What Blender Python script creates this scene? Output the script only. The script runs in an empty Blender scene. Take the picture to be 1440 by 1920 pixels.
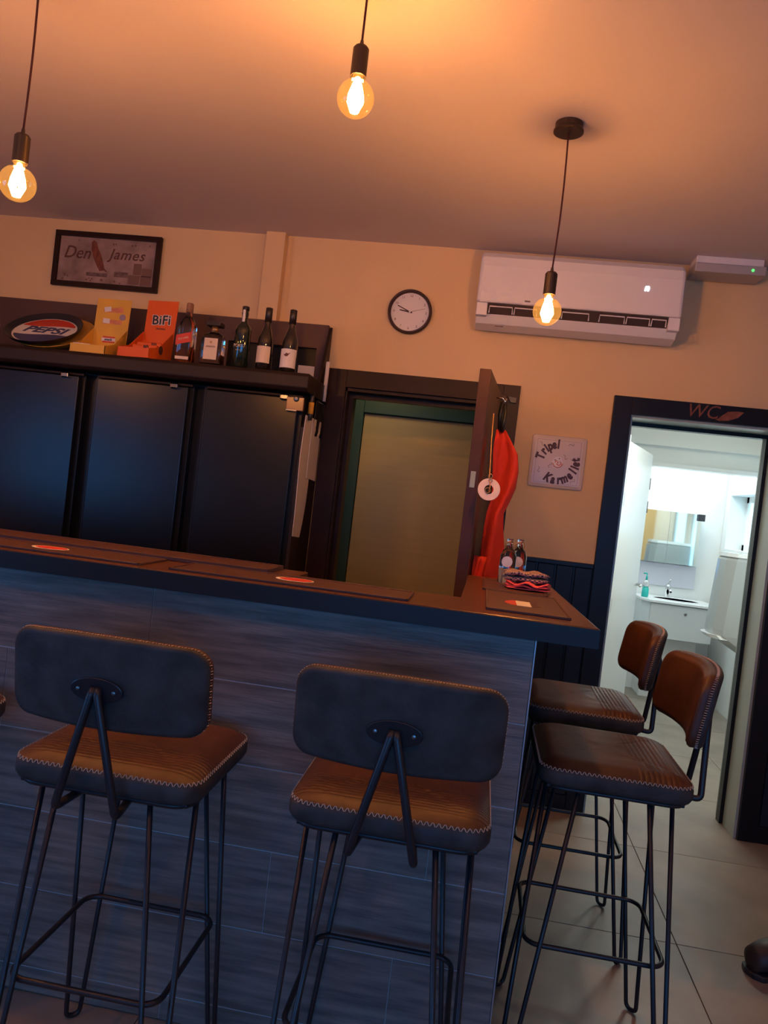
import bpy, bmesh, math, random
from mathutils import Vector, Matrix, Euler
R = random.Random(7)
S = bpy.context.scene
COL = S.collection
PI = math.pi
def lin(r, g, b):
    f = lambda c: c/12.92 if c <= .04045 else ((c+.055)/1.055)**2.4
    return (f(r/255), f(g/255), f(b/255))

# ---------------------------------------------------------------- camera
cd = bpy.data.cameras.new('camera'); cam = bpy.data.objects.new('camera', cd); COL.objects.link(cam)
CX = Vector((0.984640852489058, -0.11720479897738344, 0.12940412167428195))
CY = Vector((0.13054310020691479, 0.002061206845372339, -0.991440492624095))
CZ = Vector((0.11593485497463063, 0.9931056270724741, 0.017329826283019573))
# columns of the camera rotation = camera axes in world space
rot = Matrix(((CX[0], CX[1], CX[2]), (CY[0], CY[1], CY[2]), (CZ[0], CZ[1], CZ[2])))
cam.matrix_world = Matrix.Translation((0, 0, 1.45)) @ rot.to_4x4()
cd.sensor_fit = 'VERTICAL'; cd.sensor_height = 36; cd.lens = 36*1443/1920; cd.clip_start = .02
S.camera = cam

# ---------------------------------------------------------------- world, lights, exposure
LAMP_COL = (1.0, .40, .11)
LAMP_W = 60
DAY = 5.4
S.view_settings.view_transform = 'Standard'; S.view_settings.look = 'None'
S.view_settings.gamma = 1; S.view_settings.use_curve_mapping = False
S.view_settings.exposure = 0.0
W = bpy.data.worlds.new('sky'); S.world = W; W.use_nodes = True
bg = W.node_tree.nodes['Background']; bg.inputs[0].default_value = (.05, .28, .74, 1); bg.inputs[1].default_value = DAY
try:
    S.cycles.use_denoising = True
    S.cycles.max_bounces = 8; S.cycles.diffuse_bounces = 4; S.cycles.sample_clamp_indirect = 4
except Exception: pass
def area(name, loc, rot, sx, sy, e, col=(1, 1, 1), portal=False):
    l = bpy.data.lights.new(name, 'AREA'); l.shape = 'RECTANGLE'; l.size = sx; l.size_y = sy; l.energy = e; l.color = col
    o = bpy.data.objects.new(name, l); o.location = loc; o.rotation_euler = rot; COL.objects.link(o)
    if portal: l.cycles.is_portal = True
    return o
YF = -2.6
area('window_portal', (.6, YF+.06, 1.35), (PI/2, 0, 0), 3.6, 1.3, 1, portal=True)
area('window_portal', (-4.14, -.65, 1.35), (PI/2, 0, -PI/2), 2.7, 1.3, 1, portal=True)
area('washroom_ceiling_light', (1.55, 6.7, 2.34), (0, 0, 0), .5, .5, 13, (.86, .97, 1.0))
area('washroom_hall_light', (1.35, 4.7, 2.34), (0, 0, 0), .3, .3, 15, (.95, 1.0, .92))
area('corridor_light', (-.75, 4.4, 2.4), (0, 0, 0), .2, .3, 2.4, (1.0, .72, .35))

# ---------------------------------------------------------------- materials
def mat(name, col, rough=.5, metal=0, var=0, scale=8, bump=0, bscale=40, stretch=None, spec=.5, coat=0, col2=None, emit=None, es=0, trans=0, alpha=1):
    m = bpy.data.materials.new(name); m.use_nodes = True
    nt = m.node_tree; b = nt.nodes['Principled BSDF']
    b.inputs['Base Color'].default_value = (*col, 1); b.inputs['Roughness'].default_value = rough
    b.inputs['Metallic'].default_value = metal; b.inputs['Specular IOR Level'].default_value = spec
    b.inputs['Coat Weight'].default_value = coat; b.inputs['Transmission Weight'].default_value = trans
    if emit: b.inputs['Emission Color'].default_value = (*emit, 1); b.inputs['Emission Strength'].default_value = es
    tc = nt.nodes.new('ShaderNodeTexCoord'); mp = nt.nodes.new('ShaderNodeMapping')
    nt.links.new(tc.outputs['Object'], mp.inputs[0])
    if stretch: mp.inputs['Scale'].default_value = stretch
    if var or col2:
        n = nt.nodes.new('ShaderNodeTexNoise'); n.inputs['Scale'].default_value = scale; n.inputs['Detail'].default_value = 6
        nt.links.new(mp.outputs[0], n.inputs['Vector'])
        r = nt.nodes.new('ShaderNodeValToRGB')
        c2 = col2 or tuple(c*(1+var) for c in col); c1 = col if col2 else tuple(c*(1-var) for c in col)
        r.color_ramp.elements[0].position = .35; r.color_ramp.elements[1].position = .65
        r.color_ramp.elements[0].color = (*c1, 1); r.color_ramp.elements[1].color = (*c2, 1)
        nt.links.new(n.outputs[0], r.inputs[0]); nt.links.new(r.outputs[0], b.inputs['Base Color'])
    if bump:
        n = nt.nodes.new('ShaderNodeTexNoise'); n.inputs['Scale'].default_value = bscale; n.inputs['Detail'].default_value = 4
        nt.links.new(mp.outputs[0], n.inputs['Vector'])
        bp = nt.nodes.new('ShaderNodeBump'); bp.inputs['Strength'].default_value = bump; bp.inputs['Distance'].default_value = .004
        nt.links.new(n.outputs[0], bp.inputs['Height']); nt.links.new(bp.outputs[0], b.inputs['Normal'])
    return m
M = dict(
    wall=mat('cream_wall_paint', (.76, .53, .27), .75, var=.03, scale=2, bump=.12, bscale=60),
    ceil=mat('ceiling_paint', (.62, .55, .56), .8, bump=.05, bscale=50),
    white=mat('white_washroom_paint', (.80, .82, .80), .6),
    whitegloss=mat('white_lacquer', (.8, .83, .83), .25),
    black=mat('black_wood_paint', (.008, .008, .009), .35, spec=.25),
    casing=mat('dark_brown_casing', (.024, .010, .006), .42, var=.2, scale=6, spec=.2),
    board=mat('navy_black_boards', (.008, .013, .022), .4, var=.15, spec=.25),
    leafm=mat('brown_door_paint', (.055, .022, .013), .42, var=.1, spec=.25),
    jamb=mat('grey_green_jamb', (.36, .42, .37), .3),
    teal=mat('dark_teal_frame', (.03, .085, .085), .4),
    beige=mat('beige_door_panel', (.50, .37, .18), .5, var=.035, scale=3, stretch=(1, 1, 12)),
    corr=mat('corridor_paint', (.16, .15, .12), .7),
    floor=mat('greige_floor_tile', (.27, .23, .185), .38, var=.16, scale=3.5, bump=.08, bscale=30),
    grout=mat('floor_grout', (.06, .055, .05), .8),
    tile=mat('grey_wood_look_tile', (.118, .110, .102), .42, col2=(.235, .215, .19), scale=4, stretch=(1.2, 1, 14), bump=.25, bscale=14),
    tgrout=mat('pale_tile_grout', (.5, .52, .54), .6),
    alu=mat('satin_aluminium', (.45, .50, .55), .35, metal=.7),
    top=mat('dark_brown_worktop', (.085, .034, .017), .32, var=.15, scale=5, stretch=(1, 6, 1), spec=.25),
    matrub=mat('maroon_bar_mat', (.060, .022, .020), .5, bump=.2, bscale=200),
    red=mat('red_print', (.62, .045, .02), .4), whitep=mat('white_print', (.75, .72, .66), .5), navy=mat('navy_print', (.03, .04, .14), .4),
    leather=mat('brown_leather', (.042, .015, .007), .5, col2=(.080, .030, .013), scale=9, bump=.2, bscale=120),
    suede=mat('dark_grey_suede', (.018, .020, .021), .66, col2=(.044, .046, .047), scale=16, bump=.3, bscale=90),
    stitch=mat('cream_thread', (.55, .45, .36), .8),
    steel=mat('black_powder_steel', (.016, .018, .024), .38, metal=.2, spec=.6),
    bolt=mat('dull_bolt_steel', (.25, .25, .25), .3, metal=1),
    chrome=mat('chrome', (.75, .75, .75), .12, metal=1),
    fridge=mat('black_fridge_door', (.005, .004, .004), .29, spec=.45),
    cabinet=mat('brown_black_cabinet', (.020, .011, .009), .5, var=.15, spec=.3),
    backp=mat('brown_back_panel', (.085, .040, .028), .6, var=.1, scale=3),
    paper=mat('white_paper', (.72, .66, .60), .8, var=.03),
    socket=mat('black_socket', (.05, .030, .018), .45, metal=.4),
    cord=mat('maroon_fabric_cord', (.06, .008, .006), .8),
    acw=mat('white_ac_plastic', (.74, .72, .72), .35), acd=mat('dark_outlet', (.05, .03, .025), .6),
    clockf=mat('white_clock_face', (.75, .70, .66), .5), brown=mat('deep_brown_plastic', (.035, .008, .005), .35),
    ink=mat('brown_ink', (.10, .03, .02), .6), ink2=mat('faded_ink', (.17, .09, .07), .7),
    parch=mat('mottled_parchment', (.20, .13, .11), .7, col2=(.38, .26, .22), scale=9),
    feather=mat('rust_feather', (.17, .045, .018), .7, var=.3, scale=30, stretch=(4, 1, 1)),
    chalk=mat('rust_chalk_paint', (.20, .07, .045), .8, var=.25, scale=40),
    enamel=mat('cream_enamel', (.66, .54, .46), .22),
    yellow=mat('yellow_card', (.75, .42, .05), .5, var=.04), yelin=mat('brown_card_inside', (.25, .09, .03), .7), orange=mat('orange_card', (.80, .12, .008), .5), blackp=mat('black_print', (.02, .015, .015), .5),
    pink=mat('pink_cloth', (.72, .10, .13), .9, var=.2, scale=30, bump=.5, bscale=60),
    check=None,
    apron=mat('red_fabric', (.66, .035, .012), .75, var=.12, scale=6, bump=.3, bscale=150),
    strap=mat('black_strap', (.01, .012, .01), .5), gold=mat('gold_string', (.6, .3, .09), .4, metal=.4),
    darkglass=mat('dark_bottle_glass', (.012, .009, .007), .08, spec=.8, coat=.5), greenglass=mat('deep_green_glass', (.008, .016, .008), .08, spec=.8, coat=.5),
    foil=mat('black_foil', (.02, .014, .012), .35), cork=mat('cork_cap', (.30, .15, .08), .6), goldcap=mat('brass_neck_ring', (.6, .34, .14), .3, metal=.8),
    clearg=mat('clear_glass', (.95, .95, .93), .03, trans=1), amberg=mat('amber_liquor', (.62, .16, .03), .05, trans=.9), brownliq=mat('dark_liquor', (.10, .025, .01), .08, coat=.4),
    label=mat('cream_label', (.72, .58, .42), .6, var=.04), label2=mat('white_label', (.74, .68, .62), .6),
    porc=mat('white_porcelain', (.85, .87, .87), .15), vanity=mat('white_vanity_front', (.70, .74, .75), .3), mirror=mat('mirror_glass', (.80, .86, .83), .04, metal=1),
    urinal=mat('shaded_white_ceramic', (.42, .45, .45), .3),  # white ceramic; the grey is the side's shade put into the colour
    soap=mat('turquoise_soap', (.02, .55, .50), .2, trans=.3), blackm=mat('black_plastic', (.02, .02, .025), .4), darkobj=mat('dark_brown_shoe_leather', (.035, .024, .022), .5),
    acled=mat('white_display', (.9, .9, .9), .5, emit=(.8, .9, 1), es=4), gled=mat('green_led', (.1, .8, .1), .5, emit=(.05, 1, .1), es=3),
    daypane=mat('frosted_daylight_pane', (.6, .8, .95), .4, emit=(.42, .78, 1.0), es=1.3),
    tape=mat('white_tape', (.75, .62, .55), .5), yellowp=mat('yellow_plastic', (.7, .35, .04), .4),
    hot=mat('glowing_filament', (1, .7, .4), .5, emit=(1, .62, .26), es=70),
)
def check_mat():
    m = mat('navy_check_cloth', (.03, .04, .09), .9, bump=.4, bscale=120); nt = m.node_tree; b = nt.nodes['Principled BSDF']
    tc = nt.nodes.new('ShaderNodeTexCoord'); c = nt.nodes.new('ShaderNodeTexChecker'); c.inputs['Scale'].default_value = 130
    c.inputs[1].default_value = (.025, .03, .08, 1); c.inputs[2].default_value = (.45, .30, .24, 1)
    nt.links.new(tc.outputs['Object'], c.inputs[0]); nt.links.new(c.outputs[0], b.inputs['Base Color']); return m
M['check'] = check_mat()
def quilt_mat():
    m = mat('quilted_brown_leather', (.042, .015, .007), .48, col2=(.080, .030, .013), scale=9); nt = m.node_tree; b = nt.nodes['Principled BSDF']
    tc = nt.nodes.new('ShaderNodeTexCoord'); sp = nt.nodes.new('ShaderNodeSeparateXYZ'); nt.links.new(tc.outputs['Object'], sp.inputs[0])
    def mth(op, a, b_=None, c=None):
        n = nt.nodes.new('ShaderNodeMath'); n.operation = op
        for i, v in enumerate((a, b_, c)):
            if v is None: continue
            if isinstance(v, (int, float)): n.inputs[i].default_value = v
            else: nt.links.new(v, n.inputs[i])
        return n.outputs[0]
    ribs = mth('ABSOLUTE', mth('SINE', mth('MULTIPLY', sp.outputs[1], PI/.0135)))
    mask = mth('MULTIPLY', mth('LESS_THAN', sp.outputs[1], -.055), mth('GREATER_THAN', sp.outputs[1], -.165))
    line = mth('POWER', mth('ABSOLUTE', mth('SINE', mth('MULTIPLY', sp.outputs[0], PI/.0465))), .15)
    h = mth('ADD', mth('MULTIPLY', ribs, mask), mth('MULTIPLY', line, .5))
    bp = nt.nodes.new('ShaderNodeBump'); bp.inputs['Strength'].default_value = .38; bp.inputs['Distance'].default_value = .003
    nt.links.new(h, bp.inputs['Height']); nt.links.new(bp.outputs[0], b.inputs['Normal']); return m
M['quilt'] = quilt_mat()
def bulb_mat():
    m = bpy.data.materials.new('amber_bulb_glass'); m.use_nodes = True; nt = m.node_tree; nt.nodes.clear()
    o = nt.nodes.new('ShaderNodeOutputMaterial'); t = nt.nodes.new('ShaderNodeBsdfTransparent'); g = nt.nodes.new('ShaderNodeBsdfGlossy')
    e = nt.nodes.new('ShaderNodeEmission'); a = nt.nodes.new('ShaderNodeAddShader'); mx = nt.nodes.new('ShaderNodeMixShader'); lw = nt.nodes.new('ShaderNodeLayerWeight')
    t.inputs[0].default_value = (1, .86, .62, 1); g.inputs['Roughness'].default_value = .05; lw.inputs[0].default_value = .15
    e.inputs[0].default_value = (1, .42, .08, 1); e.inputs[1].default_value = .32
    nt.links.new(lw.outputs['Facing'], mx.inputs[0]); nt.links.new(t.outputs[0], mx.inputs[1]); nt.links.new(g.outputs[0], mx.inputs[2])
    nt.links.new(mx.outputs[0], a.inputs[0]); nt.links.new(e.outputs[0], a.inputs[1]); nt.links.new(a.outputs[0], o.inputs[0]); return m
M['bulb'] = bulb_mat()

# ---------------------------------------------------------------- helpers
def obj(name, me, m, parent=None, loc=None, smooth=False, kind=None, label=None):
    if isinstance(me, bmesh.types.BMesh):
        bmesh.ops.recalc_face_normals(me, faces=me.faces)
        d = bpy.data.meshes.new(name); me.to_mesh(d); me.free(); me = d
    if m is not None and not me.materials: me.materials.append(m)
    if smooth:
        for p in me.polygons: p.use_smooth = True
    o = bpy.data.objects.new(name, me); COL.objects.link(o)
    if parent: o.parent = parent
    if loc: o.location = loc
    if kind: o['kind'] = kind
    if label: o['label'] = label
    return o
def tag(o, label, cat, group=None):
    o['label'] = label; o['category'] = cat
    if group: o['group'] = group
    return o
def thing(name, label, cat, loc=(0, 0, 0), rz=0, group=None):
    o = bpy.data.objects.new(name, None); COL.objects.link(o); o.location = loc; o.rotation_euler = (0, 0, rz); o.empty_display_size = .05
    return tag(o, label, cat, group)
def struct(name, me, m, smooth=False): return obj(name, me, m, kind='structure', smooth=smooth)
def box(x0, x1, y0, y1, z0, z1, bev=0, bm=None, seg=2):
    nb = bmesh.new()
    bmesh.ops.create_cube(nb, size=1, matrix=Matrix.Translation(((x0+x1)/2, (y0+y1)/2, (z0+z1)/2)) @ Matrix.Diagonal((x1-x0, y1-y0, z1-z0, 1)))
    if bev: bmesh.ops.bevel(nb, geom=nb.edges[:], offset=bev, segments=seg, affect='EDGES', profile=.5)
    if bm is None: return nb
    add(bm, nb); return bm
def add(bm, nb, mtx=None):
    me = bpy.data.meshes.new('tmp'); nb.to_mesh(me); nb.free()
    if mtx: me.transform(mtx)
    bm.from_mesh(me); bpy.data.meshes.remove(me); return bm
def prism(poly, a0, a1, axis='z', bev=0):
    """poly 2D extruded. axis z: (x,y); axis x: (y,z); axis y: (x,z)"""
    bm = bmesh.new()
    def mk(p, a): return {'z': (p[0], p[1], a), 'x': (a, p[0], p[1]), 'y': (p[0], a, p[1])}[axis]
    v0 = [bm.verts.new(mk(p, a0)) for p in poly]; v1 = [bm.verts.new(mk(p, a1)) for p in poly]
    bm.faces.new(v0); bm.faces.new(v1[::-1]); n = len(poly)
    for i in range(n): bm.faces.new((v0[i], v1[i], v1[(i+1) % n], v0[(i+1) % n]))
    if bev: bmesh.ops.bevel(bm, geom=bm.edges[:], offset=bev, segments=2, affect='EDGES', profile=.5)
    return bm
def lathe(prof, seg=24, bm=None, sx=1, sy=1, c=(0, 0, 0), caps=True):
    bm = bm or bmesh.new(); rings = []
    for r, z in prof:
        if r < 1e-5: rings.append([bm.verts.new((c[0], c[1], c[2]+z))])
        else: rings.append([bm.verts.new((c[0]+sx*r*math.cos(2*PI*i/seg), c[1]+sy*r*math.sin(2*PI*i/seg), c[2]+z)) for i in range(seg)])
    for a, b in zip(rings, rings[1:]):
        for i in range(seg):
            j = (i+1) % seg
            if len(a) == 1 and len(b) == 1: continue
            if len(a) == 1: bm.faces.new((a[0], b[i], b[j]))
            elif len(b) == 1: bm.faces.new((a[i], a[j], b[0]))
            else: bm.faces.new((a[i], a[j], b[j], b[i]))
    for ring in (rings[0], rings[-1]) if caps else ():
        if len(ring) > 1: bm.faces.new(ring)
    return bm
def tube(pts, r, seg=8, closed=False, bm=None):
    bm = bm or bmesh.new(); P = [Vector(p) for p in pts]; n = len(P); rings = []; up = None
    for i, p in enumerate(P):
        if closed: t = (P[(i+1) % n]-P[i-1]).normalized()
        else: t = (P[min(i+1, n-1)]-P[max(i-1, 0)]).normalized()
        if up is None: up = Vector((0, 0, 1)) if abs(t.z) < .9 else Vector((1, 0, 0))
        u = (up - t*up.dot(t)).normalized(); up = u; v = t.cross(u)
        rings.append([bm.verts.new(p + r*(math.cos(2*PI*k/seg)*u + math.sin(2*PI*k/seg)*v)) for k in range(seg)])
    m = n if closed else n-1
    for i in range(m):
        a, b = rings[i], rings[(i+1) % n]
        for k in range(seg): bm.faces.new((a[k], a[(k+1) % seg], b[(k+1) % seg], b[k]))
    if not closed: bm.faces.new(rings[0][::-1]); bm.faces.new(rings[-1])
    return bm
def arc(p0, p1, p2, r, n=5):
    """rounded corner points at p1"""
    p0, p1, p2 = map(Vector, (p0, p1, p2)); a = (p0-p1).normalized(); b = (p2-p1).normalized()
    A = p1+a*r; B = p1+b*r
    return [((1-t)**2)*A + 2*(1-t)*t*p1 + t*t*B for t in [i/n for i in range(n+1)]]
def rrect(w, d, r, n=6):
    """rounded rectangle outline (centered)"""
    pts = []
    for cx, cy, a0 in ((w/2-r, d/2-r, 0), (-w/2+r, d/2-r, PI/2), (-w/2+r, -d/2+r, PI), (w/2-r, -d/2+r, 3*PI/2)):
        for i in range(n+1):
            a = a0+PI/2*i/n; pts.append((cx+r*math.cos(a), cy+r*math.sin(a)))
    return pts
def dense(pts, step):
    out = []
    for a, b in zip(pts, pts[1:]+pts[:1]):
        n = max(1, int(math.hypot(b[0]-a[0], b[1]-a[1])/step))
        out += [(a[0]+(b[0]-a[0])*i/n, a[1]+(b[1]-a[1])*i/n) for i in range(n)]
    return out
def loft(sections, cap0=True, cap1=True):
    bm = bmesh.new(); rings = [[bm.verts.new(p) for p in s] for s in sections]; n = len(rings[0])
    for a, b in zip(rings, rings[1:]):
        for i in range(n): bm.faces.new((a[i], a[(i+1) % n], b[(i+1) % n], b[i]))
    if cap0: bm.faces.new(rings[0][::-1])
    if cap1: bm.faces.new(rings[-1])
    return bm
_font = {}
def text(s, size, m, parent, name='lettering', loc=(0, 0, 0), rot=(PI/2, 0, 0), ext=.0006, shear=0, off=0, sx=1, spacing=1, label=None):
    cu = bpy.data.curves.new('t', 'FONT'); cu.body = s; cu.size = size; cu.extrude = ext; cu.shear = shear; cu.offset = off
    cu.align_x = 'CENTER'; cu.align_y = 'CENTER'; cu.resolution_u = 3; cu.space_character = spacing
    o = bpy.data.objects.new('t', cu); COL.objects.link(o)
    me = bpy.data.meshes.new_from_object(o.evaluated_get(bpy.context.evaluated_depsgraph_get()))
    bpy.data.objects.remove(o); bpy.data.curves.remove(cu); me.name = name
    me.materials.clear(); me.transform(Matrix.Diagonal((sx, 1, 1, 1)))
    n = obj(name, me, m, parent, loc); n.rotation_euler = rot
    if label: n['label'] = label
    return n
def sheet(rows, th):
    """rows: list of lists of points -> thin double sided cloth"""
    bm = bmesh.new(); g = [[bm.verts.new(p) for p in r] for r in rows]
    for a, b in zip(g, g[1:]):
        for i in range(len(a)-1): bm.faces.new((a[i], a[i+1], b[i+1], b[i]))
    bmesh.ops.recalc_face_normals(bm, faces=bm.faces)
    bmesh.ops.solidify(bm, geom=bm.faces[:]+bm.edges[:]+bm.verts[:], thickness=th); return bm

# ================================================================ SETTING
WY = 3.953; CZH = 2.765; XL = -4.2; XR = 3.0
# floor (grout bed + tiles)
fl = struct('floor', box(XL, XR, YF, 7.4, -.10, -.004), M['grout'])
tmesh = None
TP = .8
for i in range(-6, 4):
    for j in range(-9, 6):
        x0 = .848+i*TP; y0 = 3.64+j*TP
        if x0 >= XR or x0+TP <= XL or y0 >= 7.4 or y0+TP <= YF: continue
        if y0 < .0 or x0 < -2.5: continue
        if tmesh is None:
            o = obj('tile', box(-TP/2+.0015, TP/2-.0015, -TP/2+.0015, TP/2-.0015, -.005, 0, bev=.001, seg=1), M['floor'], fl); tmesh = o.data
        else: o = obj('tile', tmesh, None, fl)
        o.location = (x0+TP/2, y0+TP/2, 0)
struct('ceiling', box(XL, XR, YF, WY+.02, CZH, CZH+.1), M['ceil'])
# back wall with two door openings
wb = bmesh.new()
KX0, KX1, OX0, OX1, OH = -.80, .025, .655, 1.392, 2.006
for a in ((XL, KX0, 0, CZH), (KX0, KX1, OH, CZH), (KX1, OX0, 0, CZH), (OX0, OX1, OH, CZH), (OX1, XR, 0, CZH)):
    box(a[0], a[1], WY, WY+.28, a[2], a[3], bm=wb)
struct('wall_back', wb, M['wall'])
wl = bmesh.new(); WZ0, WZ1 = .70, 2.0
for a in ((YF, -2.0, 0, CZH), (-2.0, .7, 0, WZ0), (-2.0, .7, WZ1, CZH), (.7, WY+.28, 0, CZH)): box(XL-.1, XL, a[0], a[1], a[2], a[3], bm=wl)
struct('wall_left', wl, M['wall'])
struct('wall_right', box(XR, XR+.1, YF, WY+.28, 0, CZH), M['wall'])
wf = bmesh.new()
for a in ((XL, -1.2, 0, CZH), (-1.2, 2.4, 0, WZ0), (-1.2, 2.4, WZ1, CZH), (2.4, XR, 0, CZH)):
    box(a[0], a[1], YF-.1, YF, a[2], a[3], bm=wf)
struct('wall_front', wf, M['wall'])
def winframe(nme, a, b, side):
    fr = bmesh.new()
    for c in ((a, b, WZ0, WZ0+.05), (a, b, WZ1-.05, WZ1), (a, a+.05, WZ0, WZ1), (b-.05, b, WZ0, WZ1), ((a+b)/2-.025, (a+b)/2+.025, WZ0, WZ1)):
        if side: box(XL-.08, XL-.02, c[0], c[1], c[2], c[3], bm=fr)
        else: box(c[0], c[1], YF-.08, YF-.02, c[2], c[3], bm=fr)
    struct(nme, fr, M['black'])
winframe('window_2', -1.2, 2.4, 0); winframe('window_1', -2.0, .7, 1)
# pilaster boxing
struct('trim_1', box(-1.292, -1.188, WY-.055, WY, 2.27, CZH, bev=.003), M['wall'])
# casings: kitchen
def casing(name, x0, x1, x0i, x1i, h, hi, m, th=.022):
    c = bmesh.new()
    box(x0, x0i, WY-th, WY, 0, h, bev=.002, bm=c); box(x1i, x1, WY-th, WY, 0, h, bev=.002, bm=c); box(x0i, x1i, WY-th, WY, hi, h, bev=.002, bm=c)
    return struct(name, c, m)
casing('trim_2', -.888, .104, KX0+.012, KX1-.004, 2.093, OH-.004, M['casing'])
kc = bmesh.new()
box(KX0, KX0+.02, WY, WY+.28, 0, OH, bm=kc); box(KX1-.02, KX1, WY, WY+.28, 0, OH, bm=kc); box(KX0, KX1, WY, WY+.28, OH-.02, OH, bm=kc)
box(KX0+.02, KX0+.04, WY+.08, WY+.12, 0, OH-.02, bm=kc); box(KX0+.04, KX1-.02, WY+.08, WY+.12, OH-.045, OH-.02, bm=kc)
struct('door_1', kc, M['casing'])
# washroom opening
wcc = casing('trim_3', .565, 1.482, OX0+.0, OX1-.0, 2.092, OH, M['black'], th=.025)
text('WC', .092, M['chalk'], wcc, 'lettering', loc=(.985, WY-.0262, 2.050), shear=.25, sx=.95, label='rust red WC letters')
fp = [(-.065, -.022), (-.045, -.028), (.0, -.022), (.04, -.004), (.065, .024), (.03, .026), (-.01, .02), (-.035, .0), (-.05, -.016)]
f = obj('feather_drawing', prism(fp, -.0006, .0006, 'y'), M['chalk'], wcc, (1.115, WY-.0262, 2.042), label='painted rust red feather beside the letters')
jb = bmesh.new()
box(OX0, OX0+.012, WY, WY+.29, 0, OH, bm=jb); box(OX1-.012, OX1, WY, WY+.29, 0, OH, bm=jb); box(OX0+.012, OX1-.012, WY, WY+.29, OH-.012, OH, bm=jb)
d2 = struct('door_2', jb, M['jamb'])
st = bmesh.new()
box(OX1-.030, OX1-.012, WY+.17, WY+.225, 0, OH-.012, bm=st); box(OX0+.012, OX1-.03, WY+.17, WY+.225, OH-.032, OH-.012, bm=st)
obj('door_stop', st, M['black'], d2, label='black door stop strip')
# wainscot of vertical boards
def wains(name, x0, x1, pitch=.099):
    rail = struct(name, box(x0, x1, WY-.022, WY-.001, 1.222, 1.245, bev=.003), M['black'])
    n = max(1, round((x1-x0)/pitch)); p = (x1-x0)/n
    obj('backing', box(x0, x1, WY-.006, WY-.001, 0, 1.222), M['black'], rail)
    me = None
    for i in range(n):
        if me is None:
            o = obj('board', box(.005, p-.005, WY-.017, WY-.006, .08, 1.222, bev=.003, seg=1), M['board'], rail); me = o.data
        else: o = obj('board', me, None, rail)
        o.location = (x0+i*p, 0, 0)
    obj('skirting', box(x0, x1, WY-.024, WY-.001, 0, .08, bev=.003), M['black'], rail)
wains('trim_4', .104, .565); wains('trim_5', 1.482, XR)
# kitchen corridor behind
cc = bmesh.new()
box(-1.8, .35, 4.93, 5.0, 0, 2.5, bm=cc); box(-1.87, -1.8, WY+.28, 5.0, 0, 2.5, bm=cc); box(.35, .42, WY+.28, 5.0, 0, 2.5, bm=cc); box(-1.87, .42, WY+.28, 5.0, 2.5, 2.55, bm=cc)
struct('wall_corridor', cc, M['corr'])
k2 = bmesh.new()
box(-.965, -.842, 4.88, 4.93, 0, 2.10, bev=.004, bm=k2); box(-.122, 0.0, 4.88, 4.93, 0, 2.10, bev=.004, bm=k2); box(-.842, -.122, 4.88, 4.93, 1.985, 2.10, bev=.004, bm=k2)
struct('door_3', k2, M['teal'])
dl = struct('door_4', box(-.838, -.126, 4.905, 4.93, .01, 1.98, bev=.002), M['beige'])
# washroom shell
ws = bmesh.new()
box(.58, .66, WY+.28, 4.80, 0, 2.45, bm=ws); box(.58, .795, 4.80, 6.2, 0, 2.45, bm=ws)                     # hall left wall

for a, b, c, d in ((WY+.28, 5.2, 0, 2.45), (5.2, 5.72, 0, .8), (5.2, 5.72, 2.05, 2.45), (5.72, 5.93, 0, 2.45), (5.93, 6.15, 0, .8), (5.93, 6.15, 2.05, 2.45), (6.15, 6.28, 0, 2.45)): box(2.12, 2.2, a, b, c, d, bm=ws)
for nm_, a, b in (('added_window_4', 5.2, 5.72), ('added_window_5', 5.93, 6.15)):  # unseen windows with glowing panes, added to put bright stripes in the mirror
    f_ = bmesh.new(); box(2.13, 2.17, a, a+.03, .8, 2.05, bm=f_); box(2.13, 2.17, b-.03, b, .8, 2.05, bm=f_); box(2.13, 2.17, a, b, .8, .83, bm=f_); box(2.13, 2.17, a, b, 2.02, 2.05, bm=f_)
    w_ = struct(nm_, f_, M['whitegloss']); obj('pane', box(2.145, 2.155, a+.03, b-.03, .83, 2.02), M['daypane'], w_)
                  # hall right wall
box(.72, 1.19, 6.2, 6.28, 0, 2.45, bm=ws); box(1.19, 2.12, 6.2, 6.28, 1.975, 2.45, bm=ws)
struct('wall_washroom_hall', ws, M['white'])
w2 = bmesh.new()
box(.9, 2.2, 7.255, 7.33, 0, 2.45, bm=w2); box(.82, .9, 6.28, 7.33, 0, 2.45, bm=w2)
# right wall with window niche Y 6.42..7.13 z 1.36..1.83
box(2.12, 2.32, 6.28, 6.42, 0, 2.45, bm=w2); box(2.12, 2.32, 7.13, 7.25, 0, 2.45, bm=w2)
box(2.12, 2.32, 6.42, 7.13, 0, 1.36, bm=w2); box(2.12, 2.32, 6.42, 7.13, 1.83, 2.45, bm=w2)
struct('wall_washroom', w2, M['white'])
struct('ceiling_washroom', box(.7, 2.35, WY+.28, 7.4, 2.40, 2.45), M['white'])
hb = struct('trim_6', box(.80, 2.12, 6.12, 6.2, 2.10, 2.40), M['white'])   # lowered bulkhead
wn = bmesh.new()
box(2.26, 2.30, 6.42, 7.13, 1.36, 1.41, bm=wn); box(2.26, 2.30, 6.42, 7.13, 1.78, 1.83, bm=wn); box(2.26, 2.30, 6.42, 6.47, 1.36, 1.83, bm=wn); box(2.26, 2.30, 7.08, 7.13, 1.36, 1.83, bm=wn)
w3 = struct('window_3', wn, M['whitegloss'])
obj('pane', box(2.275, 2.285, 6.47, 7.08, 1.41, 1.78), M['daypane'], w3)
obj('handle', box(2.235, 2.26, 6.485, 6.50, 1.56, 1.68, bev=.004), M['blackm'], w3)
fj = bmesh.new()
box(1.19, 1.225, 6.17, 6.30, 0, 1.975, bm=fj); box(1.225, 2.10, 6.17, 6.30, 1.945, 1.975, bm=fj)
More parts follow.
